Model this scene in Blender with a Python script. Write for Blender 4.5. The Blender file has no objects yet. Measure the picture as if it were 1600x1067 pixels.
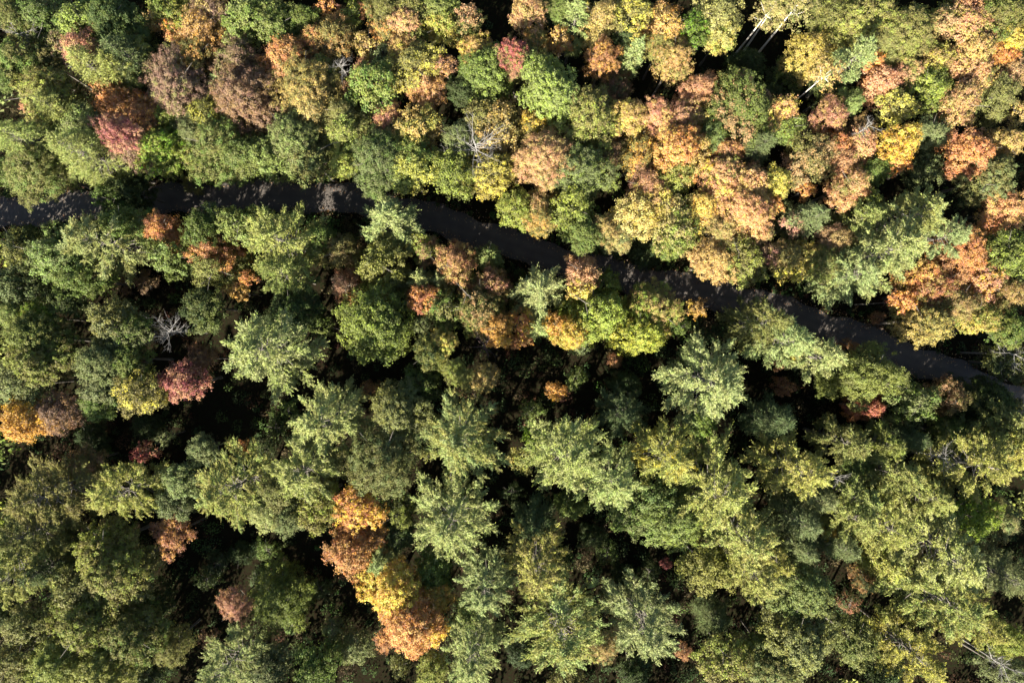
import bpy, math, random
import numpy as np
from mathutils import Vector

# ------------------------------------------------------------------ camera, light, exposure
S = bpy.context.scene
COL = S.collection
CAM_H = 105.0                    # metres of the drone above the ground
FPX = 24.0 / 36.0 * 1600.0       # focal length in pixels of the 1600 px photograph
cam_data = bpy.data.cameras.new('camera')
cam_data.lens = 24.0; cam_data.sensor_width = 36.0
cam_data.clip_start = 0.5; cam_data.clip_end = 3000.0
cam = bpy.data.objects.new('camera', cam_data); COL.objects.link(cam)
cam.location = (0, 0, CAM_H); cam.rotation_euler = (0, 0, 0)
S.camera = cam

SUN_EL = 32.0; SUN_AZ = 208.0    # sun low over the bottom-left of the picture
world = bpy.data.worlds.new('World'); S.world = world; world.use_nodes = True
wn = world.node_tree.nodes; wl = world.node_tree.links
sky = wn.new('ShaderNodeTexSky'); sky.sky_type = 'NISHITA'; sky.sun_disc = False
sky.sun_elevation = math.radians(SUN_EL); sky.sun_rotation = math.radians(SUN_AZ)
wl.new(sky.outputs[0], wn['Background'].inputs[0])
wn['Background'].inputs[1].default_value = 0.05
sd = bpy.data.lights.new('sun', 'SUN'); sd.energy = 5.0; sd.angle = math.radians(0.5); sd.color = (1.0, 0.93, 0.80)
sun = bpy.data.objects.new('sun', sd); COL.objects.link(sun)
ce = math.cos(math.radians(SUN_EL)); az = math.radians(SUN_AZ)
ldir = Vector((-math.sin(az) * ce, -math.cos(az) * ce, -math.sin(math.radians(SUN_EL))))
sun.rotation_euler = ldir.to_track_quat('-Z', 'Y').to_euler()
S.view_settings.view_transform = 'Standard'; S.view_settings.look = 'None'
S.view_settings.gamma = 1.0; S.view_settings.use_curve_mapping = False
S.view_settings.exposure = 2.5
S.render.engine = 'CYCLES'
S.cycles.max_bounces = 5; S.cycles.diffuse_bounces = 3; S.cycles.transmission_bounces = 3; S.cycles.glossy_bounces = 2

def at(px, py, z=0.0):           # photograph pixel -> point in metres at height z under the drone
    k = (CAM_H - z) / FPX
    return ((px - 800.0) * k, (533.5 - py) * k)

# ------------------------------------------------------------------ materials
def new_mat(name):
    m = bpy.data.materials.new(name); m.use_nodes = True
    m.node_tree.nodes.clear()
    return m, m.node_tree.nodes, m.node_tree.links

def leaf_material(name, trans=0.30, rough=0.55, spec=0.3, source='OBJECT'):
    m, N, L = new_mat(name)
    def attr(n, t):
        a = N.new('ShaderNodeAttribute'); a.attribute_type = t; a.attribute_name = n; return a
    def math_(op, a, b, clamp=False):
        x = N.new('ShaderNodeMath'); x.operation = op; x.use_clamp = clamp
        for i, v in enumerate((a, b)):
            if isinstance(v, (int, float)): x.inputs[i].default_value = v
            else: L.new(v, x.inputs[i])
        return x.outputs[0]
    rnd = attr('leaf_rand', 'GEOMETRY')
    sep = N.new('ShaderNodeSeparateXYZ'); L.new(rnd.outputs['Vector'], sep.inputs[0])
    lr, cr, mr = sep.outputs
    if source == 'OBJECT':
        ca = attr('leaf_colour', 'OBJECT'); cb = attr('turn_colour', 'OBJECT'); ta = attr('turn_amount', 'OBJECT')
        mask = math_('ADD', math_('MULTIPLY', mr, 0.38), math_('ADD', math_('MULTIPLY', cr, 0.37), math_('MULTIPLY', lr, 0.25)))
        mr_ = N.new('ShaderNodeMapRange'); mr_.interpolation_type = 'SMOOTHSTEP'
        thr = math_('SUBTRACT', 1.0, ta.outputs['Fac'])
        L.new(mask, mr_.inputs['Value']); L.new(math_('SUBTRACT', thr, 0.22), mr_.inputs['From Min']); L.new(math_('ADD', thr, 0.22), mr_.inputs['From Max'])
        mix = N.new('ShaderNodeMix'); mix.data_type = 'RGBA'
        L.new(mr_.outputs[0], mix.inputs['Factor']); L.new(ca.outputs['Color'], mix.inputs['A']); L.new(cb.outputs['Color'], mix.inputs['B'])
        col = mix.outputs['Result']
    else:
        col = attr('plant_colour', 'GEOMETRY').outputs['Color']
    hsv = N.new('ShaderNodeHueSaturation')
    L.new(col, hsv.inputs['Color'])
    L.new(math_('ADD', 0.472, math_('ADD', math_('MULTIPLY', cr, 0.035), math_('MULTIPLY', lr, 0.021))), hsv.inputs['Hue'])
    L.new(math_('ADD', 0.80, math_('MULTIPLY', lr, 0.3)), hsv.inputs['Saturation'])
    L.new(math_('ADD', 0.68, math_('ADD', math_('MULTIPLY', lr, 0.36), math_('MULTIPLY', cr, 0.30))), hsv.inputs['Value'])
    p = N.new('ShaderNodeBsdfPrincipled'); p.inputs['Roughness'].default_value = rough
    p.inputs['Specular IOR Level'].default_value = spec
    t = N.new('ShaderNodeBsdfTranslucent')
    L.new(hsv.outputs[0], p.inputs['Base Color']); L.new(hsv.outputs[0], t.inputs['Color'])
    ms = N.new('ShaderNodeMixShader'); ms.inputs[0].default_value = trans
    L.new(p.outputs[0], ms.inputs[1]); L.new(t.outputs[0], ms.inputs[2])
    o = N.new('ShaderNodeOutputMaterial'); L.new(ms.outputs[0], o.inputs['Surface'])
    return m

def noise_material(name, stops, scale, rough=0.9, detail=6.0, bump=0.3, stretch=(1, 1, 1), spec=0.2):
    m, N, L = new_mat(name)
    tc = N.new('ShaderNodeTexCoord'); mp = N.new('ShaderNodeMapping'); mp.inputs['Scale'].default_value = stretch
    L.new(tc.outputs['Object'], mp.inputs['Vector'])
    nz = N.new('ShaderNodeTexNoise'); nz.inputs['Scale'].default_value = scale; nz.inputs['Detail'].default_value = detail
    nz.inputs['Roughness'].default_value = 0.65
    L.new(mp.outputs[0], nz.inputs['Vector'])
    cr = N.new('ShaderNodeValToRGB')
    while len(cr.color_ramp.elements) < len(stops): cr.color_ramp.elements.new(0.5)
    for e, (q, c) in zip(cr.color_ramp.elements, stops): e.position = q; e.color = (*c, 1)
    L.new(nz.outputs['Fac'], cr.inputs[0])
    p = N.new('ShaderNodeBsdfPrincipled'); p.inputs['Roughness'].default_value = rough; p.inputs['Specular IOR Level'].default_value = spec
    L.new(cr.outputs[0], p.inputs['Base Color'])
    b = N.new('ShaderNodeBump'); b.inputs['Strength'].default_value = bump; b.inputs['Distance'].default_value = 0.1
    L.new(nz.outputs['Fac'], b.inputs['Height']); L.new(b.outputs[0], p.inputs['Normal'])
    o = N.new('ShaderNodeOutputMaterial'); L.new(p.outputs[0], o.inputs['Surface'])
    return m

M_LEAF = leaf_material('broad_leaves', 0.42, 0.6, 0.15)
M_NEEDLE = leaf_material('needles', 0.30, 0.6, 0.12)
M_UNDER = leaf_material('undergrowth_leaves', 0.22, 0.7, 0.05, 'MESH')
M_BARK = noise_material('grey_bark', [(0.3, (0.05, 0.042, 0.035)), (0.7, (0.15, 0.135, 0.115))], 3.0, stretch=(2, 2, 0.4))
M_BIRCH = noise_material('white_bark', [(0.3, (0.08, 0.07, 0.06)), (0.42, (0.42, 0.39, 0.34)), (0.75, (0.6, 0.57, 0.51))], 2.2, stretch=(0.5, 0.5, 2.5))
M_DEAD = noise_material('weathered_wood', [(0.3, (0.10, 0.092, 0.085)), (0.7, (0.21, 0.20, 0.185))], 4.0, stretch=(1, 1, 0.5))
M_TWIG = noise_material('purple_twigs', [(0.3, (0.07, 0.05, 0.05)), (0.7, (0.17, 0.12, 0.115))], 4.0)

# ------------------------------------------------------------------ mesh builders
def quads_mesh(name, C, T, Nn, A, B, rand=None, mat=None, colours=None):
    """leaf-sized rhombic faces: centre C, axis T, normal N, length A, width B; leaf_rand and plant_colour sit on the faces"""
    n = len(C)
    T = T / (np.linalg.norm(T, axis=1, keepdims=True) + 1e-9)
    Sd = np.cross(Nn, T); Sd /= (np.linalg.norm(Sd, axis=1, keepdims=True) + 1e-9)
    Up = np.cross(T, Sd)
    A = A[:, None]; B = B[:, None]
    V = np.empty((n, 4, 3), np.float32)
    V[:, 0] = C - T * A * 0.5; V[:, 2] = C + T * A * 0.5
    mid = C + T * A * 0.05 + Up * A * 0.10
    V[:, 1] = mid + Sd * B * 0.5; V[:, 3] = mid - Sd * B * 0.5
    me = bpy.data.meshes.new(name)
    me.vertices.add(n * 4); me.vertices.foreach_set('co', V.ravel())
    me.loops.add(n * 4); me.loops.foreach_set('vertex_index', np.arange(n * 4, dtype=np.int32))
    me.polygons.add(n); me.polygons.foreach_set('loop_start', np.arange(0, n * 4, 4, dtype=np.int32))
    me.polygons.foreach_set('loop_total', np.full(n, 4, np.int32))
    if rand is not None:
        a = me.attributes.new('leaf_rand', 'FLOAT_VECTOR', 'FACE'); a.data.foreach_set('vector', rand.astype(np.float32).ravel())
    if colours is not None:
        a = me.attributes.new('plant_colour', 'FLOAT_COLOR', 'FACE')
        a.data.foreach_set('color', np.c_[colours, np.ones(n)].astype(np.float32).ravel())
    me.update(calc_edges=True); me.validate()
    if mat: me.materials.append(mat)
    return me

class Tubes:
    def __init__(self): self.v = []; self.f = []
    def tube(self, pts, radii, sides=6):
        b = len(self.v); n = len(pts)
        for i, (p, r) in enumerate(zip(pts, radii)):
            p = Vector(p)
            d = (Vector(pts[min(i + 1, n - 1)]) - Vector(pts[max(i - 1, 0)]))
            d = d.normalized() if d.length > 1e-6 else Vector((0, 0, 1))
            u = d.orthogonal().normalized(); w = d.cross(u)
            for k in range(sides):
                a = 2 * math.pi * k / sides
                self.v.append(tuple(p + (u * math.cos(a) + w * math.sin(a)) * r))
        for i in range(n - 1):
            for k in range(sides):
                k2 = (k + 1) % sides
                self.f.append((b + i * sides + k, b + i * sides + k2, b + (i + 1) * sides + k2, b + (i + 1) * sides + k))
        self.f.append(tuple(b + (n - 1) * sides + k for k in range(sides)))
    def mesh(self, name, mat):
        me = bpy.data.meshes.new(name); me.from_pydata(self.v, [], self.f); me.materials.append(mat)
        for p in me.polygons: p.use_smooth = True
        return me

def unit(v): return v / (np.linalg.norm(v, axis=-1, keepdims=True) + 1e-9)

STYLE = {   # clump radius m, clump density, leaves per clump, leaf length, share of clumps left out
    'round': dict(cr=(0.22, 0.48), dens=2.0, leaves=48, leaf=0.195, gap=0.08),
    'oak':   dict(cr=(0.26, 0.48), dens=1.40, leaves=58, leaf=0.210, gap=0.20),
    'fine':  dict(cr=(0.20, 0.46), dens=2.0, leaves=60, leaf=0.155, gap=0.10),
    'lush':  dict(cr=(0.24, 0.40), dens=1.6, leaves=50, leaf=0.220, gap=0.15),
    'birch': dict(cr=(0.24, 0.50), dens=0.6, leaves=50, leaf=0.160, gap=0.25),
}

def broad_crown(style, R, seed):
    g = np.random.default_rng(seed); st = STYLE[style]
    masses = []
    nt = 1 if R < 2 else (3 if R < 3.8 else 5)
    for i in range(nt):
        a = g.uniform(0, 6.28) + i * 6.28 / nt; rr = R * g.uniform(0.05, 0.26) * (1 if nt > 1 else 0.3)
        masses.append((rr * math.cos(a), rr * math.sin(a), R * g.uniform(0.10, 0.36), R * g.uniform(0.36, 0.5) if nt > 1 else R * 0.58))
    n1 = 4 if R < 2 else (7 if R < 3.8 else 10)
    off = g.uniform(0, 6.28)
    for i in range(n1):
        a = off + i * 6.28 / n1 + g.normal(0, 0.16); rr = R * g.uniform(0.44, 0.76)
        masses.append((rr * math.cos(a), rr * math.sin(a), R * g.uniform(-0.45, 0.12), R * g.uniform(0.22, 0.42)))
    n2 = 3 if R < 2 else 6
    for i in range(n2):
        a = off + 0.4 + i * 6.28 / n2 + g.normal(0, 0.2); rr = R * g.uniform(0.5, 0.72)
        masses.append((rr * math.cos(a), rr * math.sin(a), -R * g.uniform(0.75, 1.05), R * g.uniform(0.26, 0.36)))
    for i in range(0 if R < 2 else 3):                # limbs that reach past the rest of the crown
        a = g.uniform(0, 6.28); rr = R * g.uniform(0.82, 1.02)
        masses.append((rr * math.cos(a), rr * math.sin(a), R * g.uniform(-0.55, -0.05), R * g.uniform(0.16, 0.25)))
    masses = np.array(masses)
    C, T, Nn, A, Rn = [], [], [], [], []
    for mi, (mx, my, mz, mrad) in enumerate(masses):
        mrand = g.uniform(0, 1)
        zf = 0.80
        ncl = max(7, int(2 * math.pi * mrad * mrad * 1.25 * st['dens'] * 1.55))
        # clump directions spread evenly by golden spiral with jitter, upper three quarters of the mass
        k = np.arange(ncl) + 0.5
        cz = 1 - 1.5 * k / ncl; th = k * 2.39996 + g.uniform(0, 6.28)
        d = np.c_[np.sqrt(np.maximum(0, 1 - cz ** 2)) * np.cos(th), np.sqrt(np.maximum(0, 1 - cz ** 2)) * np.sin(th), cz]
        d = unit(d + g.normal(0, 0.24, d.shape))
        d = d[g.uniform(0, 1, len(d)) > st['gap']]
        for q in d:
            cc = np.array([mx, my, mz]) + q * mrad * np.array([1, 1, zf]) * (g.uniform(0.70, 1.10) if g.uniform() < 0.75 else g.uniform(1.05, 1.38))
            inside = ((np.linalg.norm((cc - masses[:, :3]) / np.array([1, 1, zf]), axis=1) < masses[:, 3] * 0.62).any())
            if inside: continue
            crad = g.uniform(*st['cr']) * min(1.0, 0.55 + 0.15 * R)
            nl = int(st['leaves'] * g.uniform(0.75, 1.25) * (crad / np.mean(st['cr'])) ** 1.6)
            if mz < -R * 0.6: nl = int(nl * 0.6)
            e = unit(g.normal(0, 1, (nl, 3)) + q * 0.55 + np.array([0, 0, 0.35]))
            rr = crad * np.abs(g.normal(0.72, 0.42, nl))
            pos = cc + e * rr[:, None] * np.array([1, 1, 0.75])
            C.append(pos)
            oc = np.array([mx, my, 0.0]) / R
            nn = unit(e * 0.40 + q * 0.45 + oc * 0.3 + np.array([0, 0, 0.40]) + g.normal(0, 0.48, (nl, 3)))
            Nn.append(nn)
            t = g.normal(0, 1, (nl, 3)) + e * 0.6; T.append(unit(t - nn * (t * nn).sum(1, keepdims=True)))
            A.append(st['leaf'] * g.uniform(0.7, 1.3, nl))
            Rn.append(np.c_[g.uniform(0, 1, nl), np.full(nl, g.uniform(0, 1)), np.full(nl, mrand)])
        # leaves inside the mass
        nf = int(55 * mrad ** 2 * (0.5 if style == 'birch' else 1.0))
        e = unit(g.normal(0, 1, (nf, 3))); pos = np.array([mx, my, mz]) + e * mrad * (g.uniform(0.2, 0.85, nf) ** 0.5)[:, None] * np.array([1, 1, zf])
        C.append(pos); nn = unit(g.normal(0, .6, (nf, 3)) + np.array([0, 0, 0.7])); Nn.append(nn)
        t = g.normal(0, 1, (nf, 3)); T.append(unit(t - nn * (t * nn).sum(1, keepdims=True)))
        A.append(st['leaf'] * 1.25 * g.uniform(0.8, 1.3, nf)); Rn.append(np.c_[g.uniform(0, 1, nf), g.uniform(0, 1, nf), np.full(nf, mrand)])
    C = np.concatenate(C); A = np.concatenate(A)
    me = quads_mesh('crown', C, np.concatenate(T), np.concatenate(Nn), A, A * (0.62 if style != 'lush' else 0.5), np.concatenate(Rn), M_LEAF)
    return me, float(C[:, 2].max())

def pine_crown(R, h, seed, hem=False):
    """boughs in whorls round the leader, each a plume of twigs carrying needle tufts; z = 0 is the ground"""
    g = np.random.default_rng(seed)
    C, T, Nn, A, Rn = [], [], [], [], []
    wood = Tubes()
    lean = g.normal(0, 0.25, 2)
    z0 = h * 0.27; Lc = h - z0
    z = z0; whorl = 0
    sp = 0.70 if hem else 0.95
    while z < h - 0.15:
        t = (h - z) / Lc                            # 0 at the tip
        prof = min(1.0, (t / 0.66)) ** 0.85 * (1.0 if t < 0.75 else 1.0 - 0.5 * (t - 0.75) / 0.25)
        nb = 4 if t < 0.12 else (6 if hem else 5)
        base_a = g.uniform(0, 6.28)
        for b in range(nb):
            a = base_a + b * 6.28 / nb + g.normal(0, 0.22)
            Lb = max(0.35, R * prof * g.uniform(0.62, 1.10))
            if g.uniform() < 0.10 and t > 0.2: Lb *= 0.5
            pitch = (0.95 - 1.25 * min(1, t * 1.5)) if not hem else (0.35 - 0.7 * min(1, t * 1.5))
            pitch += g.normal(0, 0.10)
            hd = np.array([math.cos(a), math.sin(a), 0.0]); sd_ = np.array([-math.sin(a), math.cos(a), 0.0])
            n = max(3, int(Lb / 0.22))
            s = (np.arange(n) + 0.5) / n
            curl = (0.30 if not hem else -0.22) * Lb
            zz = z + Lb * s * math.sin(pitch) + curl * s ** 2
            P = np.array([lean[0] * (1 - t), lean[1] * (1 - t), 0]) + hd * (Lb * s * math.cos(pitch))[:, None]
            P[:, 2] = zz
            mrand = g.uniform(0, 1)
            wood.tube([tuple(P[0] - hd * 0.2), tuple(P[n // 2]), tuple(P[-1])], [0.035 + 0.008 * Lb, 0.02 + 0.004 * Lb, 0.01], 4)
            plumes = [(P[-1], hd * math.cos(pitch * .5) + np.array([0, 0, 0.15]), 1.15)]
            q = max(0.42 * Lb, 0.35); side = 1 if g.uniform() < .5 else -1
            while q < Lb * 0.97:
                i = min(n - 1, int(q / Lb * n))
                w = (0.33 * (Lb - q) + 0.26) * g.uniform(0.7, 1.2)
                ang = side * g.uniform(0.5, 0.85)
                td = hd * math.cos(ang) + sd_ * math.sin(ang) + np.array([0, 0, 0.16 + g.normal(0, 0.10)])
                plumes.append((P[i] + td * w * 0.75, td, g.uniform(0.7, 1.05)))
                if w > 0.8: plumes.append((P[i] + td * w * 0.3, td, 0.7))
                side = -side; q += (0.30 if not hem else 0.24) * g.uniform(0.8, 1.3)
            for c0, td, sz in plumes:
                td = td / np.linalg.norm(td); tn = np.cross(td, [0, 0, 1.0]); tn /= np.linalg.norm(tn) + 1e-9
                k = int((58 if not hem else 40) * sz * sz) + 8
                la, lb = 0.60 * sz, 0.23 * sz
                u = g.normal(0, 0.5, k); v_ = g.normal(0, 0.5, k) * (1 - 0.35 * np.clip(u, -1, 1))
                dome = 0.22 * sz * (1 - np.clip(u * u + v_ * v_, 0, 1.6)) + g.normal(0, 0.05, k)
                c = c0 + td * (u * la)[:, None] + tn * (v_ * lb)[:, None]; c[:, 2] += dome
                dv = unit(td * 0.75 + tn * (v_ * 0.9)[:, None] + np.array([0, 0, 0.28]) + g.normal(0, 0.34, (k, 3)))
                ln = (0.29 if not hem else 0.23) * g.uniform(0.75, 1.25, k)
                C.append(c); T.append(dv); Nn.append(unit(np.array([0, 0, 0.70]) + hd * 0.75 + td * (0.35 * u)[:, None] + tn * (v_ * 0.7)[:, None] + g.normal(0, 0.34, (k, 3))))
                A.append(ln); Rn.append(np.c_[g.uniform(0, 1, k), np.full(k, g.uniform(0, 1)), np.full(k, mrand)])
        z += sp * g.uniform(0.8, 1.2); whorl += 1
    # leader tuft
    k = 24
    dv = unit(np.array([0, 0, 0.9]) + g.normal(0, 0.5, (k, 3))); ln = 0.3 * g.uniform(0.8, 1.2, k)
    C.append(np.array([lean[0], lean[1], h - 0.1]) + dv * ln[:, None] * 0.5); T.append(dv); Nn.append(unit(g.normal(0, 1, (k, 3))))
    A.append(ln); Rn.append(np.c_[g.uniform(0, 1, k), g.uniform(0, 1, k), g.uniform(0, 1, k)])
    A = np.concatenate(A)
    me = quads_mesh('crown', np.concatenate(C), np.concatenate(T), np.concatenate(Nn), A, A * 0.26, np.concatenate(Rn), M_NEEDLE)
    wood.tube([(0, 0, 0), (lean[0] * .4, lean[1] * .4, h * 0.6), (lean[0], lean[1], h - 0.1)], [0.26, 0.17, 0.02], 8)
    return me, wood.mesh('trunk', M_BARK)

def broad_trunk(h, R, seed, mat, nlimb=7, low=0.5):
    g = random.Random(seed); tb = Tubes(); hh = h - 0.3 * R
    bx, by = g.uniform(-.3, .3), g.uniform(-.3, .3)
    tb.tube([(0, 0, 0), (bx * .5, by * .5, hh * .35), (bx, by, hh * .7), (bx * 1.2, by * .8, hh)], [0.02 * h * .75, 0.013 * h * .75, 0.008 * h * .75, 0.02], 7)
    for i in range(nlimb):
        a = i * 2.4 + g.uniform(-.4, .4); z = hh * (low + (0.92 - low) * i / nlimb); L = R * g.uniform(.55, .85)
        p0 = Vector((bx, by, z)); d = Vector((math.cos(a), math.sin(a), g.uniform(.4, .8)))
        p1 = p0 + d * L * .5; p2 = p0 + d * L + Vector((g.uniform(-.3, .3), g.uniform(-.3, .3), .3))
        tb.tube([p0, p1, p2], [0.07, 0.045, 0.012], 5)
        for _ in range(2):
            e = p1 + Vector((g.uniform(-1, 1), g.uniform(-1, 1), g.uniform(.2, .9))) * L * .45
            tb.tube([p1, e], [0.03, 0.008], 4)
    return tb.mesh('trunk', mat)

def branch_mesh(name, seed, L, pitch, mat, thick=0.06, forks=5, depth=2):
    """a bare branch that grows along +X from the origin and forks"""
    g = random.Random(seed); tb = Tubes()
    def grow(p, d, L, r, lev):
        n = 5; pts = [p]; q = Vector(p); dd = Vector(d)
        for i in range(n):
            dd = (dd + Vector((g.gauss(0, .16), g.gauss(0, .16), g.gauss(0.03, .14)))).normalized()
            q = q + dd * L / n; pts.append(q.copy())
        tb.tube(pts, [r * (1 - 0.85 * i / n) for i in range(n + 1)], 5 if lev == 0 else 4)
        if lev < depth:
            for k in range(forks if lev == 0 else 3):
                i = g.randint(1, n - 1)
                nd = (dd + Vector((g.uniform(-.9, .9), g.uniform(-.9, .9), g.uniform(-.2, .7)))).normalized()
                grow(pts[i], nd, L * g.uniform(.3, .55), r * (1 - .75 * i / n) * .7, lev + 1)
    grow(Vector((0, 0, 0)), Vector((math.cos(pitch), 0, math.sin(pitch))), L, thick, 0)
    return tb.mesh(name, mat)

# ------------------------------------------------------------------ ground and road
ROAD = [(-140, 352), (-60, 343), (0, 335), (60, 329), (130, 323), (220, 315), (300, 310), (380, 307), (460, 307), (550, 313), (630, 330),
        (700, 349), (780, 376), (860, 402), (940, 424), (1020, 441), (1100, 456), (1180, 475), (1260, 500), (1340, 527), (1420, 558), (1500, 590), (1580, 622), (1680, 660), (1800, 700)]
road_pts = [Vector((*at(x, y), 0)) for x, y in ROAD]
def spline(pts, n=10):
    out = []
    for i in range(1, len(pts) - 2):
        p0, p1, p2, p3 = pts[i - 1:i + 3]
        for k in range(n):
            t = k / n
            out.append(0.5 * ((2 * p1) + (p2 - p0) * t + (2 * p0 - 5 * p1 + 4 * p2 - p3) * t * t + (3 * p1 - p0 - 3 * p2 + p3) * t ** 3))
    out.append(pts[-2]); return out
road_line = spline(road_pts)
road_xy = np.array([(p.x, p.y) for p in road_line])
def road_dist(x, y): return float(np.sqrt(((road_xy - (x, y)) ** 2).sum(1)).min())

def tag(o, label=None, cat=None, group=None, kind=None):
    for k, v in (('label', label), ('category', cat), ('group', group), ('kind', kind)):
        if v: o[k] = v
    return o
def link(name, me, parent=None):
    o = bpy.data.objects.new(name, me); COL.objects.link(o)
    if parent: o.parent = parent
    return o

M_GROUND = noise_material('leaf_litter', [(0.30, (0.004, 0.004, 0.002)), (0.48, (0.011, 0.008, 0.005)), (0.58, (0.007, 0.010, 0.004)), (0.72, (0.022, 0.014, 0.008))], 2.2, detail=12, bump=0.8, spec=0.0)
g_ = 900.0
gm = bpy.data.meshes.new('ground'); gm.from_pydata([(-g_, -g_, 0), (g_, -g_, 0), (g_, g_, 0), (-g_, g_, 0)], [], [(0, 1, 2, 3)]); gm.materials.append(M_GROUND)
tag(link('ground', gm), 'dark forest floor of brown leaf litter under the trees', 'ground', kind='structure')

def road_material():
    m, N, L = new_mat('dark_gravel')
    uv = N.new('ShaderNodeUVMap'); sx = N.new('ShaderNodeSeparateXYZ'); L.new(uv.outputs[0], sx.inputs[0])
    tr = N.new('ShaderNodeValToRGB'); r = tr.color_ramp
    while len(r.elements) < 7: r.elements.new(.5)
    for e, (q, v) in zip(r.elements, [(0, .2), (.18, .75), (.32, 1.0), (.5, .55), (.68, 1.0), (.82, .75), (1, .2)]): e.position = q; e.color = (v, v, v, 1)
    L.new(sx.outputs[0], tr.inputs[0])
    tc = N.new('ShaderNodeTexCoord')
    n1 = N.new('ShaderNodeTexNoise'); n1.inputs['Scale'].default_value = 0.6; n1.inputs['Detail'].default_value = 8; L.new(tc.outputs['Object'], n1.inputs['Vector'])
    n2 = N.new('ShaderNodeTexNoise'); n2.inputs['Scale'].default_value = 9; n2.inputs['Detail'].default_value = 5; L.new(tc.outputs['Object'], n2.inputs['Vector'])
    ad = N.new('ShaderNodeMath'); ad.operation = 'MULTIPLY'; L.new(n1.outputs['Fac'], ad.inputs[0]); L.new(n2.outputs['Fac'], ad.inputs[1])
    mu = N.new('ShaderNodeMath'); mu.operation = 'MULTIPLY'; L.new(tr.outputs[0], mu.inputs[0]); L.new(ad.outputs[0], mu.inputs[1])
    cr = N.new('ShaderNodeValToRGB'); cr.color_ramp.elements[0].color = (.026, .022, .019, 1); cr.color_ramp.elements[1].color = (.080, .066, .054, 1)
    cr.color_ramp.elements[1].position = 0.5
    L.new(mu.outputs[0], cr.inputs[0])
    p = N.new('ShaderNodeBsdfPrincipled'); p.inputs['Roughness'].default_value = .85; L.new(cr.outputs[0], p.inputs['Base Color'])
    b = N.new('ShaderNodeBump'); b.inputs['Strength'].default_value = .4; b.inputs['Distance'].default_value = .05
    L.new(n2.outputs['Fac'], b.inputs['Height']); L.new(b.outputs[0], p.inputs['Normal'])
    o = N.new('ShaderNodeOutputMaterial'); L.new(p.outputs[0], o.inputs['Surface'])
    return m
def build_road():
    rg = random.Random(5); V, F, U = [], [], []
    prof = [(-1.0, .01), (-.72, .07), (-.35, .10), (0, .13), (.35, .10), (.72, .07), (1.0, .01)]
    ph = [rg.uniform(0, 6) for _ in range(4)]
    for i, p in enumerate(road_line):
        a = road_line[max(0, i - 1)]; b = road_line[min(len(road_line) - 1, i + 1)]
        d = (b - a).normalized(); n = Vector((-d.y, d.x, 0))
        for j, (u, z) in enumerate(prof):
            e = 2.25 * u
            if abs(u) == 1: e += .35 * math.sin(i * .37 + ph[0] + j) + .2 * math.sin(i * 1.1 + ph[1] * j)
            V.append(p + n * e + Vector((0, 0, z))); U.append(((u + 1) / 2, i * .1))
    m = len(prof)
    for i in range(len(road_line) - 1):
        for j in range(m - 1): F.append((i * m + j, i * m + m + j, i * m + m + j + 1, i * m + j + 1))
    me = bpy.data.meshes.new('road'); me.from_pydata(V, [], F); me.materials.append(road_material())
    uv = me.uv_layers.new(name='UVMap')
    for lp in me.loops: uv.data[lp.index].uv = U[lp.vertex_index]
    for p in me.polygons: p.use_smooth = True
    me.flip_normals() if me.polygons[0].normal.z < 0 else None
    tag(link('road', me), 'dark gravel forest road curving from edge to edge between the trees', 'road', kind='structure')
build_road()

# ------------------------------------------------------------------ colours (leaf reflectance; dark and darkpine are partly shade put into the green)
PAL = {'pine': (.222, .245, .066), 'mint': (.250, .282, .100), 'goldpine': (.285, .280, .070), 'darkpine': (.090, .115, .042),
       'green': (.108, .140, .031), 'light': (.180, .220, .064), 'bright': (.15, .23, .025), 'yg': (.200, .222, .045), 'olive': (.165, .160, .046), 'sage': (.145, .168, .062),
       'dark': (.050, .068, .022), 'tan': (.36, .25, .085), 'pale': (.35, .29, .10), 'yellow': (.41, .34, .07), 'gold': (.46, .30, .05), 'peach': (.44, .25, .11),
       'orange': (.42, .20, .06), 'rust': (.31, .155, .068), 'rose': (.36, .19, .11), 'crimson': (.24, .085, .07), 'red': (.34, .10, .08), 'mauve': (.22, .14, .088),
       'brown': (.18, .11, .055), 'lime': (.235, .28, .045)}
WORD = {'pine': 'yellowish green', 'mint': 'pale green', 'goldpine': 'golden green', 'darkpine': 'dark green', 'green': 'green', 'light': 'light green',
        'bright': 'bright green', 'yg': 'yellow-green', 'olive': 'olive', 'sage': 'grey-green', 'dark': 'dark green', 'tan': 'tan', 'pale': 'pale yellow', 'yellow': 'yellow',
        'gold': 'golden', 'peach': 'peach', 'orange': 'orange', 'rust': 'rusty', 'rose': 'rosy', 'crimson': 'crimson', 'red': 'scarlet', 'mauve': 'mauve-brown', 'brown': 'brown', 'lime': 'lime green'}

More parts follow.
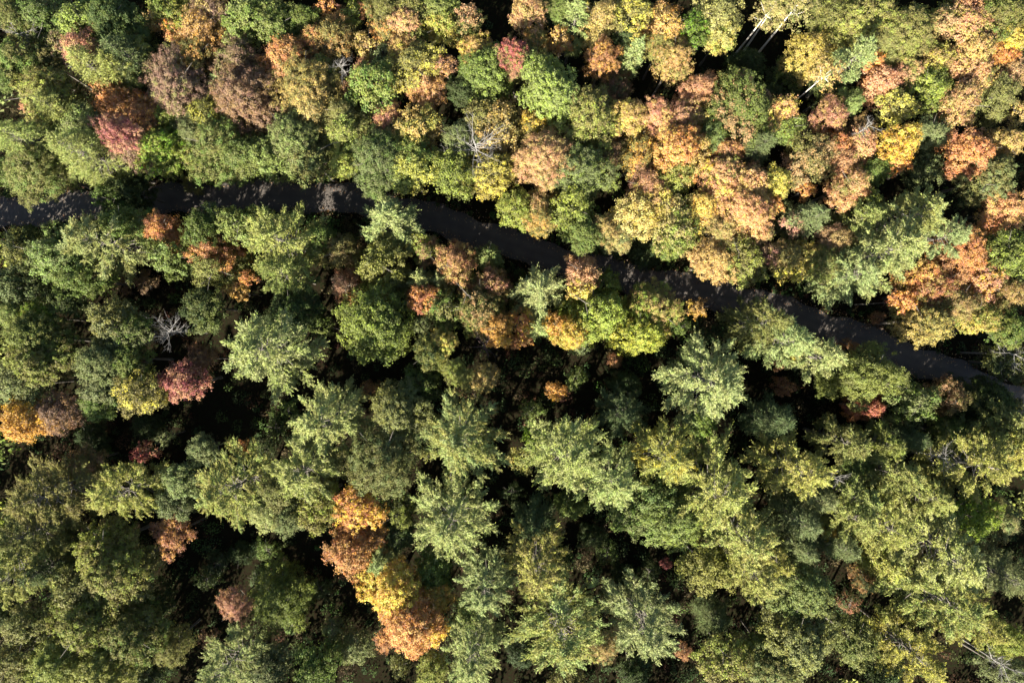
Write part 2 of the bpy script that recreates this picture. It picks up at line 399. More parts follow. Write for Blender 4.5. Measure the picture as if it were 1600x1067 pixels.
# every tree seen in the photograph, plus dark shrubs and trees added to deepen shaded gaps: x y crown-width (pixels) kind colour [second colour] [options]
# kinds: p pine, q fine dense conifer, r round broadleaf, o clumpy broadleaf, f fine-leaved, l plumed, b birch, s low shrub; the brown-rust crown by the crimson maple stands for its shaded top
TREES = """
17 22 64 f olive green
70 28 78 f sage green
125 28 74 o green yg
174 32 84 r green dark
118 78 64 f rose olive t=.4 h=16
88 68 42 f mauve olive
15 82 58 o olive green
62 90 48 o olive dark
15 114 52 r green
145 108 78 q pine
195 85 78 q darkpine
217 73 40 l yg
192 122 62 p pine
68 138 88 o olive yg
98 174 74 q pine
45 162 22 r rose
122 198 76 r sage light
32 215 98 q pine
140 250 108 q pine
45 264 92 f olive green
14 274 52 r green
183 166 70 r orange rose t=.4 | orange and red maple
214 180 54 f rust orange
172 203 54 f crimson rose h=19 | crimson-pink small maple
205 228 64 f mauve olive
253 238 82 l yg bright
265 183 48 l yg
224 262 24 r gold
262 47 42 r orange tan
306 43 74 f tan orange
330 15 62 f mauve tan
268 14 64 o yg green
237 28 36 r tan
385 30 72 o light green
270 135 92 f mauve olive t=.3 | broad mauve-brown maple
305 80 58 f olive orange
325 178 70 f olive yellow
297 203 50 f sage
342 230 98 f olive green
380 250 64 r green olive
378 150 98 f mauve brown h=18 | larger mauve-brown maple
370 90 68 f mauve olive
338 128 38 l mint
286 246 30 f pale
298 288 36 s olive h=3
185 285 62 o dark green
215 283 54 o dark
428 35 68 o light green
476 27 50 r green
512 10 38 r rust orange
545 17 38 r yg
568 13 26 r rust
521 48 62 f olive rust
447 80 68 r orange rust | orange-red round maple
487 62 48 r orange olive
470 130 98 f olive tan | broad olive-yellow tree
492 172 74 f olive tan
505 115 60 o olive green
570 72 42 o tan
592 82 42 o sage
602 38 48 r olive orange
631 36 48 r peach tan
647 55 40 r green olive
687 38 56 o yellow yg | bright yellow tree
722 30 54 o green rose
640 10 62 r olive
690 4 56 r green olive
600 6 58 f olive
628 76 54 f tan
642 104 74 f olive yellow
695 103 42 f mauve rust | small dark red-brown tree
664 134 60 f peach orange | round peach-orange maple
570 112 54 f rust mauve
585 140 78 o yg green
543 140 32 f mauve rust
745 77 50 f tan yellow
760 118 84 o green yg
804 74 46 l red olive t=.4 h=18 | scarlet maple
806 100 46 f rose olive
722 140 50 r dark
533 178 66 f olive
605 190 54 f rose tan | twiggy pinkish maple
540 215 78 f olive yg
591 247 92 f sage green
653 202 66 o yg tan
645 238 66 o yg green
642 268 64 r yg yellow
453 215 88 r sage light
420 240 74 r green light
478 260 66 r olive sage
540 253 48 r yg
745 175 52 o olive
780 190 78 o olive tan
717 212 54 f sage
708 270 70 o green yg
760 265 80 o olive yellow
681 250 44 o yg
828 25 66 f peach tan | tall peach-tan maple
837 60 44 r olive orange
896 37 54 p mint
879 60 40 r tan orange
940 25 70 f pale tan | pale yellow round maple
994 22 66 o olive yellow
1042 31 70 f tan orange
900 4 32 r yellow
867 10 44 r green
1033 68 50 f olive
1053 93 58 f tan olive
940 90 56 f rust orange | rusty orange maple
985 88 34 p mint
993 60 30 r yellow
974 55 44 r dark
1084 50 50 o green bright
1126 17 74 f olive pale
1131 47 50 o yellow yg | golden yellow maple
862 135 94 l light yg h=18 | plumed light green tree
811 97 46 f olive
842 92 40 f olive
963 138 52 r brown dark h=12
1028 170 60 f rose tan
1089 138 58 f peach rose
985 182 58 f tan yellow
918 182 94 o olive yg
1070 186 58 f rose tan
1098 177 36 r yellow pale
828 191 50 r olive gold
853 245 80 f peach tan h=18 | large pale peach maple
1163 168 98 r green rose t=.28 | broad green and rosy maple
1163 128 34 r rose
1118 208 50 r green sage
1060 228 86 r orange tan | broad orange maple
997 240 60 r olive orange t=.4
1137 236 48 r peach orange
1190 232 52 q darkpine
957 240 54 f brown olive h=13
912 270 96 f sage yg
1008 287 60 f rose rust
1061 275 60 o yg olive
1130 265 58 r peach yg t=.4
1175 280 64 r peach tan
808 253 48 r tan
1104 262 26 r gold
1250 8 60 b pale olive h=19 | white-trunked birch, largest
1228 -2 50 b pale h=18
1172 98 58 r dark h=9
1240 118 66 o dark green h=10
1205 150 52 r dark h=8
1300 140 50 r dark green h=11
1206 12 50 b pale olive h=17
1345 22 104 f olive yg
1415 55 94 f olive yg
1300 20 60 f olive
1270 75 70 f yellow tan | yellow-tan maple
1293 115 42 b tan h=18
1332 92 70 p mint
1375 92 32 r orange
1385 65 60 f olive
1474 30 60 o yg rose
1512 37 68 r peach yg t=.4
1520 4 54 r rose orange
1570 25 74 f olive green
1578 60 56 r yellow gold
1570 88 48 r orange
1470 93 58 r tan yellow
1525 72 64 r tan olive
1522 112 70 r peach tan
1380 130 62 r peach rose
1420 110 44 o yg rose
1453 138 72 o green yg
1402 166 54 o olive yellow
1495 160 68 r peach tan | smooth peach-orange maple
1565 146 74 f olive
1584 118 52 r tan rose
1332 155 44 r light
1300 177 54 f rose tan
1352 200 44 f tan brown
1416 224 56 o gold yellow h=18 | golden maple
1464 202 50 f sage
1523 236 68 r orange rust | rusty orange round maple
1402 250 40 r orange
1369 264 52 r green
1352 225 58 r peach yg t=.35
1312 222 52 r orange brown
1225 175 60 r peach yellow
1222 202 58 r green yg
1265 247 72 r olive rose
1318 245 52 r rust rose
1330 287 64 f peach olive t=.35
1214 286 48 o yg yellow
1447 253 62 r dark sage h=12
1551 272 80 o olive sage
1580 219 48 r tan
1267 296 30 r orange
1594 172 40 r tan
150 366 112 p pine mint h=23
73 403 90 o sage light h=19
112 434 60 o green h=17
183 344 58 r green h=18
239 346 46 f rust orange h=16
262 366 48 f orange rust | orange patch tree by the road
258 394 66 o green light
312 353 56 r green h=17
326 387 64 f rust orange | round rusty orange maple
326 419 74 f olive
363 347 62 o green light h=18
17 386 64 o dark olive h=17
17 451 66 o sage
53 497 48 l yg bright
14 493 48 r light
56 532 88 o green olive
93 470 54 r dark green
174 507 76 o sage olive
205 519 62 o sage green
312 477 64 o green dark
370 455 38 l gold rust h=11
225 440 40 s brown h=5
185 440 42 s brown h=4
382 434 26 r orange h=12
25 367 44 r dark h=11
428 368 112 p pine h=24 | tall pine beside the road
493 364 44 o green h=15
526 389 56 f olive brown h=15
608 350 82 p mint h=18 | pale green pine by the road bend
586 409 78 o yg olive h=16 | round yellow-green tree
656 372 34 l yg
667 392 46 f rose yg
712 406 60 f rust tan | rusty brown maple
760 398 44 l light h=11
535 443 48 f rust mauve h=14
549 468 28 f orange
580 507 114 o green yg h=17 | broad green tree
653 434 38 p mint h=13
690 437 32 p mint h=12
655 465 48 o rust orange
688 480 64 o olive green
748 476 92 r green rose t=.35
768 440 54 f rose tan
780 513 50 o gold orange h=15.5
658 505 36 r sage h=11
690 533 48 l yellow yg
670 552 54 o yg dark
442 428 84 p pine
456 485 84 r dark green h=13
408 548 132 p mint pine h=24 | pine with long pale boughs
503 512 40 l green h=11
615 445 46 p sage h=12
808 325 56 o yg
842 325 64 f tan olive
842 352 48 f olive orange
893 319 74 o green yg
912 364 52 r green
949 356 44 f tan sage
974 374 48 f pale sage
994 336 70 o yellow pale
1025 310 66 f tan yellow
1061 353 78 o pale yg
1047 381 48 o yg green
1095 322 54 r yellow orange
1123 290 64 r peach yellow
1168 327 80 r peach tan
1118 406 66 f tan peach | tan maple leaning over the road
1165 406 70 o olive yg
1137 367 54 f tan olive
1190 361 46 r olive rose
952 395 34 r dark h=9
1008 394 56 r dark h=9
915 426 58 r peach rose h=16 | rosy peach maple beside the road
842 457 76 p mint h=18
935 485 108 o lime yg t=.3 h=17.5 | lime yellow-green maple
912 454 42 o yellow h=16
1025 479 80 f tan lime h=17
1005 519 88 o lime yellow t=.35 h=17
893 519 58 r gold yellow h=16
865 505 40 r gold orange h=14
817 502 42 o orange yellow
837 512 36 p mint h=13
1067 505 32 r green h=12
1098 479 34 l gold brown h=13
1195 510 84 p olive h=22
1110 585 130 p mint h=24 | pale star-shaped pine
912 537 34 o sage h=11
812 532 36 f rust orange h=10
1208 316 36 r orange
1273 338 66 q sage
1242 350 42 f rose sage
1366 308 34 l yg
1345 340 56 p pine
1425 345 104 p pine mint h=21
1385 396 126 p mint h=23 | large pale spreading pine
1335 430 90 p mint h=20
1480 366 86 p mint h=20
1509 395 84 r orange rust | orange maple beyond the spreading pine
1548 350 40 r orange
1447 431 66 r orange tan t=.5
1532 428 74 r rose orange
1461 457 66 r rust olive t=.3
1411 468 40 r orange
1453 502 84 o olive tan
1504 478 60 f tan olive
1540 500 54 o yellow yg | yellow maple near the road end
1582 398 70 o green yg
1574 325 60 f peach tan
1580 514 56 o yg green
1585 454 50 f tan olive
1228 395 54 f olive tan
1265 394 56 o yellow olive
1242 424 40 o yellow
1307 370 48 f tan rose
1206 400 40 f rose mauve
1296 417 50 f olive yg
1230 524 90 p mint h=22
1292 560 66 p mint h=20
1373 496 26 s rust h=2.5
1335 540 36 f rust h=6
56 568 88 o olive yg
25 602 68 o sage
157 571 88 o sage
197 565 62 r green
157 604 62 o sage
208 618 74 o olive yellow t=.25
160 634 54 o green
284 597 68 r crimson rose h=15 | crimson maple
309 562 46 f brown rust h=12
26 655 72 o gold orange | golden orange tree at the edge
87 644 62 f mauve rust
126 724 50 r olive rose h=11
219 711 40 r red rose h=7 | small red maple in the dark gap
65 778 118 p olive h=21
185 772 98 p goldpine h=20
253 683 32 l sage h=8
318 705 48 o sage h=13
281 750 62 o sage h=14
380 697 28 l orange h=9
360 766 120 p goldpine pine h=22 | golden green shaggy pine
264 790 54 o sage h=13
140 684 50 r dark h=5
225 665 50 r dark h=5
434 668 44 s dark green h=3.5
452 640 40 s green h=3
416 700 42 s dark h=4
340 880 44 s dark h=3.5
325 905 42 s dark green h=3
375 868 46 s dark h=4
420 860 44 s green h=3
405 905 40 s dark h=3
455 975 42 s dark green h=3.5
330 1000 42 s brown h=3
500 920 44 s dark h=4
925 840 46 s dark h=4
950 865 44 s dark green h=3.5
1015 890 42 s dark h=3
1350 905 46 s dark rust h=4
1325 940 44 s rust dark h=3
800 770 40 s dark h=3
510 650 108 p mint h=23
470 732 108 p mint pine h=21
622 645 88 o sage olive
594 724 118 f olive sage h=18 | large rounded olive tree
715 690 132 p goldpine mint h=24 | star-shaped golden pine
715 585 46 l yg olive
653 600 66 o dark green h=13
757 593 46 o olive tan h=13
434 773 62 o olive
493 790 74 o olive yg
448 814 52 r sage
410 797 52 r mint
580 612 42 s rust h=4
625 802 54 o dark yg h=12
705 815 128 p mint h=23 | pine with dense pale needles
737 612 44 f olive dark h=11
870 613 38 f gold orange h=9
898 596 38 o green h=9
834 641 44 l green h=7
831 658 28 s rose h=3
831 682 38 l bright h=7
814 719 42 o yg tan h=8
885 715 124 p mint pine h=22
960 757 108 p mint h=21
1045 718 104 p goldpine gold t=.25 h=23 | golden pine
975 648 84 p darkpine h=14
980 600 54 r dark h=7
1095 662 54 l bright green t=.6 h=13
963 562 30 f rust h=5
1022 778 74 o green light
1118 768 134 p pine h=23
1168 842 118 p goldpine pine h=23
893 792 56 r green h=10
980 803 62 o sage green
1132 668 32 f brown h=5
1250 556 28 r yellow h=11
1225 571 26 f rust h=9
1231 606 36 f rust h=7
1375 588 102 f yg olive h=19 | broad yellow-green tree by the road
1447 628 78 o sage green h=16 | round grey-green tree
1368 641 54 f orange red h=12 | orange-red small maple
1504 626 56 f olive rose h=12
1323 690 70 p olive h=18
1375 702 66 p yg olive h=17
1242 737 104 p goldpine h=21
1340 724 46 r green h=13
1402 742 80 p pine h=18
1535 735 118 p goldpine h=21
1458 782 84 p goldpine h=18
1340 778 78 p pine h=18
1530 806 66 l bright lime h=15 | brightest green tree
1577 655 64 p pine h=17
1540 692 60 p pine h=17
1505 682 54 r green h=12
1587 706 74 p goldpine h=19
1273 777 70 q sage h=16
1420 692 64 q darkpine h=14
1215 660 74 q darkpine h=16
1580 582 64 o dark olive h=12
1578 632 60 o dark olive h=9
1552 626 84 o dark green h=12
1590 672 78 o olive sage h=15
30 835 92 p olive h=20
18 905 110 p goldpine h=21
66 890 74 q darkpine h=16
157 860 88 o olive yg h=16
169 903 98 o olive yg h=17
118 926 78 o olive h=15
270 838 58 r rust orange h=12 | rusty maple above the large dark gap
362 948 48 f rose rust h=12
126 986 98 o olive yg h=17
197 1002 88 o olive green h=16
84 1036 88 o yg olive h=16
155 1050 94 o yg olive h=17
37 980 68 o olive h=15
10 1032 64 o olive h=15
261 1013 56 f olive h=12
352 1048 94 p mint h=19
225 1052 60 r dark h=8
235 945 60 o dark h=7
10 965 50 r dark h=11
240 868 38 o olive h=11
437 933 108 f green yg h=11 | lone round green tree in the dark gap
557 795 62 o orange gold t=.4 h=16
583 812 44 o gold orange h=14
546 862 78 r orange rust h=15 | rust-orange maple
584 838 52 r brown orange h=12
600 878 38 p mint h=14
614 924 94 o gold yellow h=16 | golden yellow maple
639 976 96 r orange peach t=.3 h=17 | large orange maple
602 1002 34 r rust h=13
673 990 42 o gold h=14
681 936 46 r gold olive h=12
622 838 54 r dark green h=11
681 890 66 r green h=12
757 918 96 p mint h=20
737 1022 104 p mint h=20
675 1056 54 o yg h=13
552 1014 56 o sage h=7
493 1052 78 r green h=11
520 984 44 f sage h=6
420 1046 64 r sage dark h=11
625 1042 40 r olive h=9
735 962 54 r green h=12
838 886 104 p olive goldpine h=21
880 1000 138 p goldpine mint h=24 | widest golden pine
1016 986 118 p mint h=22
836 822 74 p darkpine h=13
1050 826 88 o light yg h=17
1178 902 98 p goldpine h=22
1106 890 78 o yg olive h=16
1138 1030 78 o olive yg h=14
1120 970 66 q darkpine h=9
1070 1022 30 f rust h=7
980 905 50 r dark h=5
960 940 50 o sage h=7
1042 880 22 s crimson h=4
1197 1015 54 o green h=12
940 1010 50 f tan sage h=14
993 1056 54 r dark h=12
885 1063 54 o olive h=13
814 1020 54 r dark h=11
1256 934 94 o light olive h=17 | pale clumpy broadleaf tree
1245 1002 112 o sage olive h=17
1215 1050 84 o olive sage h=16
1385 822 90 p goldpine h=20
1335 812 84 p pine h=19
1297 836 28 l gold h=11
1320 860 60 q sage h=16
1490 857 128 p mint pine h=22 | wide grey-green pine
1485 945 128 p goldpine pine h=22
1435 1020 98 p goldpine yellow t=.35 h=20 | yellowest pine
1517 976 88 p goldpine h=20
1385 882 44 p goldpine h=13
1575 905 94 q sage h=19
1580 815 60 f pale sage h=14
1577 1000 64 f yg h=13
1340 1010 74 o green olive h=15
1213 876 54 p goldpine h=18
1262 850 64 q sage h=16
1380 1050 64 o dark h=8
1580 1056 64 f sage h=13
1256 815 74 q sage h=17
1425 915 56 q darkpine h=11
"""
# dead trees: x y spread kind height, label
DEAD = [(742, 228, 112, 'snag', 18.5, 'large bare silver-grey dead tree spreading over green crowns above the road', 'large silver dead tree'),
        (267, 518, 80, 'snag', 13.0, 'bare grey dead tree standing in the shaded gap near the crimson maple', 'dead tree in the shaded gap'),
        (534, 107, 40, 'snag', 16.5, 'small bare pale dead tree beside the broad olive-yellow tree', None),
        (32, 55, 66, 'snag', 15.0, 'bare pale dead tree with slender leaning limbs in the top corner', None),
        (1303, 745, 40, 'snag', 16.0, 'small stark white dead treetop among the pines', 'stark white dead treetop'),
        (1467, 714, 56, 'snag', 15.0, 'bare grey dead limbs tangled above the wide grey-green pine', None),
        (1558, 1034, 70, 'snag', 13.0, 'bare fallen-looking grey dead tree beside the yellowest pine', None),
        (1576, 553, 60, 'snag', 12.0, 'bare twiggy dead tree where the road runs out of the picture', None),
        (757, 540, 62, 'twig', 10.0, 'leafless purple-brown tree with a fan of thin twigs near the centre', None),
        (1352, 202, 40, 'snag', 17.0, 'bare whitish twigs of a dying tree beside the golden maple', None),
        (338, 331, 34, 'snag', 14.5, 'small dead top with white twigs at the road verge', None),
        (50, 474, 16, 'pole', 9.0, 'thin leaning dead pole over the light green crowns at the edge', None),
        (20, 420, 16, 'pole', 10.0, 'thin pale dead pole next to the grey-green crowns at the edge', None)]

# ------------------------------------------------------------------ library of crowns (mesh data shared by the trees)
lib = {}
def crown_variant(style, R, rng):
    cls = 0 if R < 2.0 else (1 if R < 3.7 else 2)
    nvar = {0: 3, 1: 5, 2: 2}[cls]
    if style in ('birch', 'lush') : nvar = 2
    key = (style, cls, rng.randrange(nvar))
    if key not in lib:
        Rv = (1.5, 2.9, 4.5)[cls]
        seed = 1000 + 37 * list(STYLE).index(style) + 11 * cls + key[2] * 101
        lib[key] = (*broad_crown(style, Rv, seed), Rv)
    return lib[key]
def pine_variant(R, hem, rng):
    cls = 0 if R < 2.3 else (1 if R < 4.2 else 2)
    key = ('pine', hem, cls, rng.randrange({0: 2, 1: 4, 2: 3}[cls] if not hem else 2))
    if key not in lib:
        Rv, hv = ((1.6, 12.0), (3.3, 18.0), (5.2, 22.0))[cls]
        lib[key] = (*pine_crown(Rv, hv, 500 + cls * 17 + key[3] * 131 + (7 if hem else 0), hem), Rv, hv)
    return lib[key]
trunk_lib = {}
def trunk_variant(birch, rng):
    key = (birch, rng.randrange(3))
    if key not in trunk_lib:
        trunk_lib[key] = broad_trunk(15.0, 2.9, 40 + key[1], M_BIRCH if birch else M_BARK, 5 if birch else 7, 0.72 if birch else 0.5)
    return trunk_lib[key]

# ------------------------------------------------------------------ read the list, write one label per tree
recs = []
for line in TREES.strip().splitlines():
    main, _, lm = line.partition('|')
    p = main.split(); r = dict(x=float(p[0]), y=float(p[1]), d=float(p[2]), k=p[3], c1=p[4], c2=None, h=None, t=0.45, lm=lm.strip() or None)
    for q in p[5:]:
        if q.startswith('h='): r['h'] = float(q[2:])
        elif q.startswith('t='): r['t'] = float(q[2:])
        else: r['c2'] = q
    recs.append(r)

KINDWORD = {'p': 'pine', 'q': 'dense conifer', 'r': 'broadleaf tree', 'o': 'broadleaf tree', 'f': 'broadleaf tree', 'l': 'broadleaf tree', 'b': 'white-trunked birch', 's': 'shrub'}
def describe(r):
    size = 'small ' if r['d'] < 42 else ('large ' if r['d'] > 95 else '')
    w = WORD[r['c1']]
    if r['c2'] and WORD[r['c2']] != w and r['k'] not in 'pq': w += ' and ' + WORD[r['c2']]
    return size + w + ' ' + KINDWORD[r['k']]
def octant(dx, dy):                      # screen directions, y down
    return ['right of', 'down and right of', 'below', 'down and left of', 'left of', 'up and left of', 'above', 'up and right of'][int(round(math.degrees(math.atan2(dy, dx)) / 45)) % 8]
marks = [(r['x'], r['y'], r['lm'], r) for r in recs if r['lm']] + [(d[0], d[1], d[6], None) for d in DEAD if d[6]]
for r in recs: r['desc'] = describe(r)
used = set(d[5] for d in DEAD)
for r in recs:
    if r['lm']: continue
    best = None
    for mx, my, name, mr in sorted(marks, key=lambda m: (m[0] - r['x']) ** 2 + (m[1] - r['y']) ** 2):
        o = octant(r['x'] - mx, r['y'] - my); dist = math.hypot(r['x'] - mx, r['y'] - my)
        rivals = [q for q in recs if q is not r and q['desc'] == r['desc'] and octant(q['x'] - mx, q['y'] - my) == o and math.hypot(q['x'] - mx, q['y'] - my) < dist]
        lab = f"{r['desc']} closest {o} the {name}"
        if not rivals and lab not in used and len(lab.split()) <= 16: best = lab; break
    r['label'] = best or f"{r['desc']} deep in the forest canopy"
    used.add(r['label'])
def landmark_label(r):
    n = r['lm']
    oth = [m for m in marks if m[2] != n]
    mx, my, name, _ = min(oth, key=lambda m: (m[0] - r['x']) ** 2 + (m[1] - r['y']) ** 2)
    lab = f"{n}, {octant(r['x'] - mx, r['y'] - my)} the {name}"
    return lab if len(lab.split()) <= 16 else n + ' in the forest canopy'
for r in recs:
    if r['lm']: r['label'] = landmark_label(r)

NAME = {'p': 'pine_tree', 'q': 'conifer_tree', 'r': 'maple_tree', 'o': 'oak_tree', 'f': 'broadleaf_tree', 'l': 'broadleaf_tree', 'b': 'birch_tree', 's': 'shrub'}
GROUP = {'p': 'pines of the forest', 'q': 'dense conifers of the forest', 'b': 'white-trunked birches', 's': 'shrubs on the forest floor'}
STY = {'r': 'round', 'o': 'oak', 'f': 'fine', 'l': 'lush', 'b': 'birch', 's': 'fine'}
rng = random.Random(77)
def plant(r):
    k = r['k']; rad = r['d'] * 0.5 * (CAM_H - 13) / FPX * (1.17 if k in 'pq' else 1.05 if r['y'] > 480 else 1.08)
    if r['h'] is None:
        r['h'] = (13.5 + 1.55 * rad) if k in 'pq' else (11.2 + 1.35 * rad + rng.uniform(-.8, .8))
    h = r['h']; zc = h * 0.74 if k in 'pq' else max(h * .5, h - 0.75 * rad)
    x, y = at(r['x'], r['y'], zc)
    i = int(((road_xy - (x, y)) ** 2).sum(1).argmin()); away = np.array([x, y]) - road_xy[i]; dist = float(np.hypot(*away))
    if dist < 2.8 and k != 's': x, y = road_xy[i] + away / dist * 2.8           # no trunk stands in the roadway
    root = bpy.data.objects.new(NAME[k], None); COL.objects.link(root)
    root.empty_display_size = .5
    root.location = (x, y, 0); root.rotation_euler = (rng.gauss(0, .02), rng.gauss(0, .02), rng.uniform(0, 6.28))
    tag(root, r['label'], 'shrub' if k == 's' else 'tree', GROUP.get(k, 'broadleaf trees of the forest'))
    if k in 'pq':
        cm, tm, Rv, hv = pine_variant(rad, k == 'q', rng)
        crown = link('crown', cm, root); s = rad / Rv; e = rng.uniform(.88, 1.14); crown.scale = (s * e, s / e, h / hv)
        trunk = link('trunk', tm, root); trunk.scale = (s, s, h / hv)
    else:
        cm, top, Rv = crown_variant(STY[k], rad, rng)
        crown = link('crown', cm, root); s = rad / Rv; zs = min(s * rng.uniform(.9, 1.15), h / (2.1 * top + .3) if k == 's' else 9)
        if dist < 15 and away[1] < 0 and k != 's': zs = min(s * 1.75, (h - 1.5) / (top + 1.1 * Rv))        # edge trees on the sun side: crowns stretched down to shade the road
        e = rng.uniform(.88, 1.14); crown.scale = (s * e, s / e, zs); crown.location = (0, 0, h - top * zs)
        trunk = link('trunk', trunk_variant(k == 'b', rng), root); trunk.scale = (rad / 2.9, rad / 2.9, (h - .3 * rad) / 14.2)
    a = np.array(PAL[r['c1']]); b = np.array(PAL[r['c2'] or r['c1']])
    if k not in 'pq' and r['y'] > 430 and r['c1'] not in ('gold', 'orange', 'yellow'): a = a * .94; b = b * .94
    v = rng.uniform(.88, 1.14); tint = np.array([rng.uniform(.94, 1.06), 1, rng.uniform(.92, 1.08)])
    crown['leaf_colour'] = [float(q) for q in a * v * tint]; crown['turn_colour'] = [float(q) for q in b * v * tint]
    crown['turn_amount'] = float(r['t'])
for r in recs: plant(r)

# dead and leafless trees
def dead_tree(px, py, spread, kind, h, label, seed):
    g = random.Random(seed)
    R = spread * .5 * (CAM_H - h * .85) / FPX; x, y = at(px, py, h * .86)
    root = bpy.data.objects.new('dead_tree', None); COL.objects.link(root); root.location = (x, y, 0)
    tag(root, label, 'dead tree', 'dead trees of the forest')
    mat = M_TWIG if kind == 'twig' else M_DEAD
    tb = Tubes()
    tb.tube([(0, 0, 0), (g.uniform(-.1, .1), g.uniform(-.1, .1), h * .5), (g.uniform(-.2, .2), g.uniform(-.2, .2), h * .8), (g.uniform(-.4, .4), g.uniform(-.4, .4), h)],
            [.15, .12, .08, .02] if kind != 'pole' else [.09, .07, .05, .02], 7)
    link('trunk', tb.mesh('trunk', mat), root)
    n = {'snag': 11, 'twig': 16, 'pole': 4}[kind]
    for i in range(n):
        L = R * g.uniform(.7, 1.15); t = g.uniform(.0, 1.0)
        me = branch_mesh('branch', seed * 50 + i, L, g.uniform(.1, .6) if kind != 'twig' else g.uniform(.3, .9), mat, max(.032, (.046 if kind == 'snag' else .035) * min(1.2, R / 3)), 7 if kind == 'snag' else 4)
        b = link('branch', me, root)
        b.location = (0, 0, h * (.72 + .24 * t)); b.rotation_euler = (0, 0, i * 2.4 + g.uniform(-.4, .4))
for i, (px, py, sp, kind, h, lab, _n) in enumerate(DEAD): dead_tree(px, py, sp, kind, h, lab, 11 + i)

# ------------------------------------------------------------------ undergrowth and the wood that runs on beyond the frame
def undergrowth():
    g = np.random.default_rng(9)
    C, T, Nn, A, Rn, K = [], [], [], [], [], []
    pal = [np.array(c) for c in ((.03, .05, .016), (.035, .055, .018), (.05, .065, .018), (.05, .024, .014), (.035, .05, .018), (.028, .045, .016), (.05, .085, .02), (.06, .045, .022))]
    n = 0
    while n < 4200:
        x, y = g.uniform(-82, 82), g.uniform(-56, 56)
        if n % 5 == 0: x, y = road_xy[g.integers(len(road_xy))] + g.uniform(-4, 4, 2)
        rd = road_dist(x, y)
        if rd < 2.35: continue
        if y > 22 and x > -40 and rd > 5 and g.uniform() < .7: continue      # closed canopy: nothing grows or shows below
        n += 1; edge = n % 7 == 0 and n < 4200
        if edge:                                        # dense young growth along the sunny-side verge
            i = g.integers(len(road_xy)); x, y = road_xy[i] + np.array([g.uniform(-1, 1), -g.uniform(4.4, 7.5)]); rd = road_dist(x, y)
            if rd < 3.9: continue
        rad = g.uniform(.4, 1.25) if rd > 4 else g.uniform(.2, .55); hh = (g.uniform(.4, 2.0) if g.uniform() < .75 else g.uniform(2.0, 4.5)) if rd > 5 else g.uniform(.2, 1.1)
        if edge: hh = g.uniform(2.6, 5.5); rad = g.uniform(.8, 1.2)
        if hh > 2: rad *= 1.35
        k = int(42 * rad ** 1.3 * (1 + .25 * hh)) + 14; c = pal[g.integers(len(pal))]
        e = unit(g.normal(0, 1, (k, 3)) + np.array([0, 0, .4])); e[:, 2] = np.abs(e[:, 2])
        C.append(np.array([x, y, 0.02]) + e * np.array([rad, rad, hh]) * (g.uniform(.3, 1, k) ** .5)[:, None])
        nn = unit(e * .5 + np.array([0, 0, .6]) + g.normal(0, .4, (k, 3))); Nn.append(nn); t = g.normal(0, 1, (k, 3)); T.append(t - nn * (t * nn).sum(1, keepdims=True))
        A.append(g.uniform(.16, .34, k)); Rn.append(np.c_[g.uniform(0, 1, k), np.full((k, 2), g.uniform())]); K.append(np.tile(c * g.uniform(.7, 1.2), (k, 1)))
    A = np.concatenate(A)
    me = quads_mesh('undergrowth', np.concatenate(C), np.concatenate(T), np.concatenate(Nn), A, A * .6, np.concatenate(Rn), M_UNDER, np.concatenate(K))
    tag(link('undergrowth', me), 'low ferns and saplings covering the shaded forest floor', 'undergrowth', kind='stuff')
undergrowth()
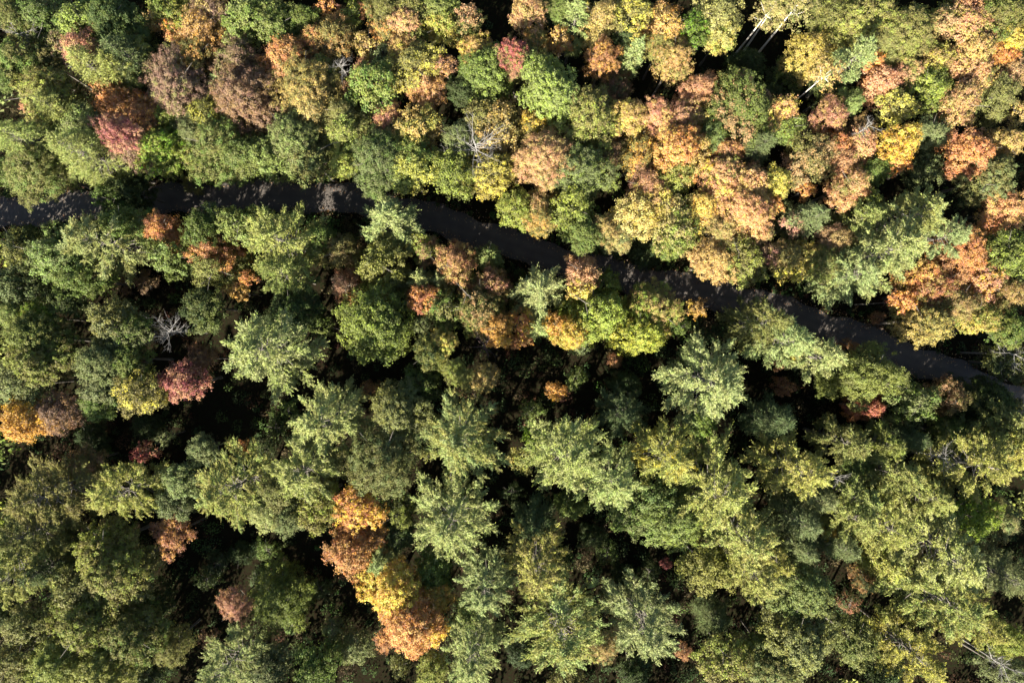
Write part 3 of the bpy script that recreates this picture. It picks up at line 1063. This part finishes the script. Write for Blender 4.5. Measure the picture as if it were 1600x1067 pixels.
def fallen_leaves():
    g = np.random.default_rng(4)
    i = g.integers(0, len(road_xy), 5000); off = g.choice([-1, 1], 5000) * (1.0 + np.abs(g.normal(1.2, .7, 5000)))
    d = np.roll(road_xy, -1, 0) - road_xy; d[-1] = d[-2]; d = d / np.linalg.norm(d, axis=1, keepdims=True)
    p = road_xy[i] + np.c_[-d[i][:, 1], d[i][:, 0]] * off[:, None] + g.normal(0, .25, (5000, 2))
    C = np.c_[p, g.uniform(.10, .16, 5000)]; nn = unit(np.array([0, 0, 1.]) + g.normal(0, .25, (5000, 3))); t = g.normal(0, 1, (5000, 3)); t -= nn * (t * nn).sum(1, keepdims=True)
    pal = np.array([(.30, .17, .08), (.24, .12, .05), (.34, .25, .09), (.18, .10, .06), (.28, .20, .14)]); K = pal[g.integers(0, 5, 5000)]
    A = g.uniform(.10, .22, 5000)
    me = quads_mesh('fallen_leaves', C, t, nn, A, A * .7, g.uniform(0, 1, (5000, 3)), M_UNDER, K)
    tag(link('fallen_leaves', me), 'tan fallen leaves scattered along both verges of the gravel road', 'fallen leaves', kind='stuff')
fallen_leaves()

def outer_wood():
    """crowns of the forest that continues past every edge of the picture: they shade its margins"""
    g = np.random.default_rng(21)
    C, T, Nn, A, Rn, K = [], [], [], [], [], []
    pts = [(-82.0, 11.5), (-84.5, 4.5), (-77.5, 12.0), (-81.0, 7.0), (-80.0, 14.8), (-86.0, 12.5), (-75.0, 13.4)]  # unseen trees placed by hand to shade the road's left end
    tries = 0
    while len(pts) < 210 and tries < 9000:
        tries += 1
        x, y = g.uniform(-112, 96), g.uniform(-92, 72)
        if abs(x) < 73.5 and abs(y) < 50.5: continue
        if road_dist(x, y) < 4.5: continue
        if any((x - a) ** 2 + (y - b) ** 2 < 27 for a, b in pts): continue
        pts.append((x, y))
    pal = [np.array(PAL[c]) for c in ('pine', 'olive', 'green', 'sage', 'yg', 'orange')]
    tb = Tubes()
    for x, y in pts:
        R = g.uniform(2.6, 3.4); h = g.uniform(14, 19); k = 700; c = pal[g.integers(6 if y > 0 else 5)]
        e = unit(g.normal(0, 1, (k, 3)) + np.array([0, 0, .35])); r = R * (g.uniform(.25, 1, k) ** .4) * (1 + .12 * np.sin(5 * e[:, 0] + 4 * e[:, 1] * x))
        C.append(np.array([x, y, h * .58]) + e * r[:, None] * np.array([1, 1, h * .42 / R]))
        nn = unit(e * .5 + np.array([0, 0, .5]) + g.normal(0, .5, (k, 3))); t = g.normal(0, 1, (k, 3)); Nn.append(nn); T.append(t - nn * (t * nn).sum(1, keepdims=True))
        A.append(g.uniform(.45, .85, k)); Rn.append(g.uniform(0, 1, (k, 3))); K.append(np.tile(c, (k, 1)))
    A = np.concatenate(A)
    me = quads_mesh('outer_wood', np.concatenate(C), np.concatenate(T), np.concatenate(Nn), A, A * .65, np.concatenate(Rn), M_UNDER, np.concatenate(K))
    tag(link('outer_wood', me), 'mixed autumn forest that continues beyond the edges of the picture', 'forest', kind='stuff')
outer_wood()
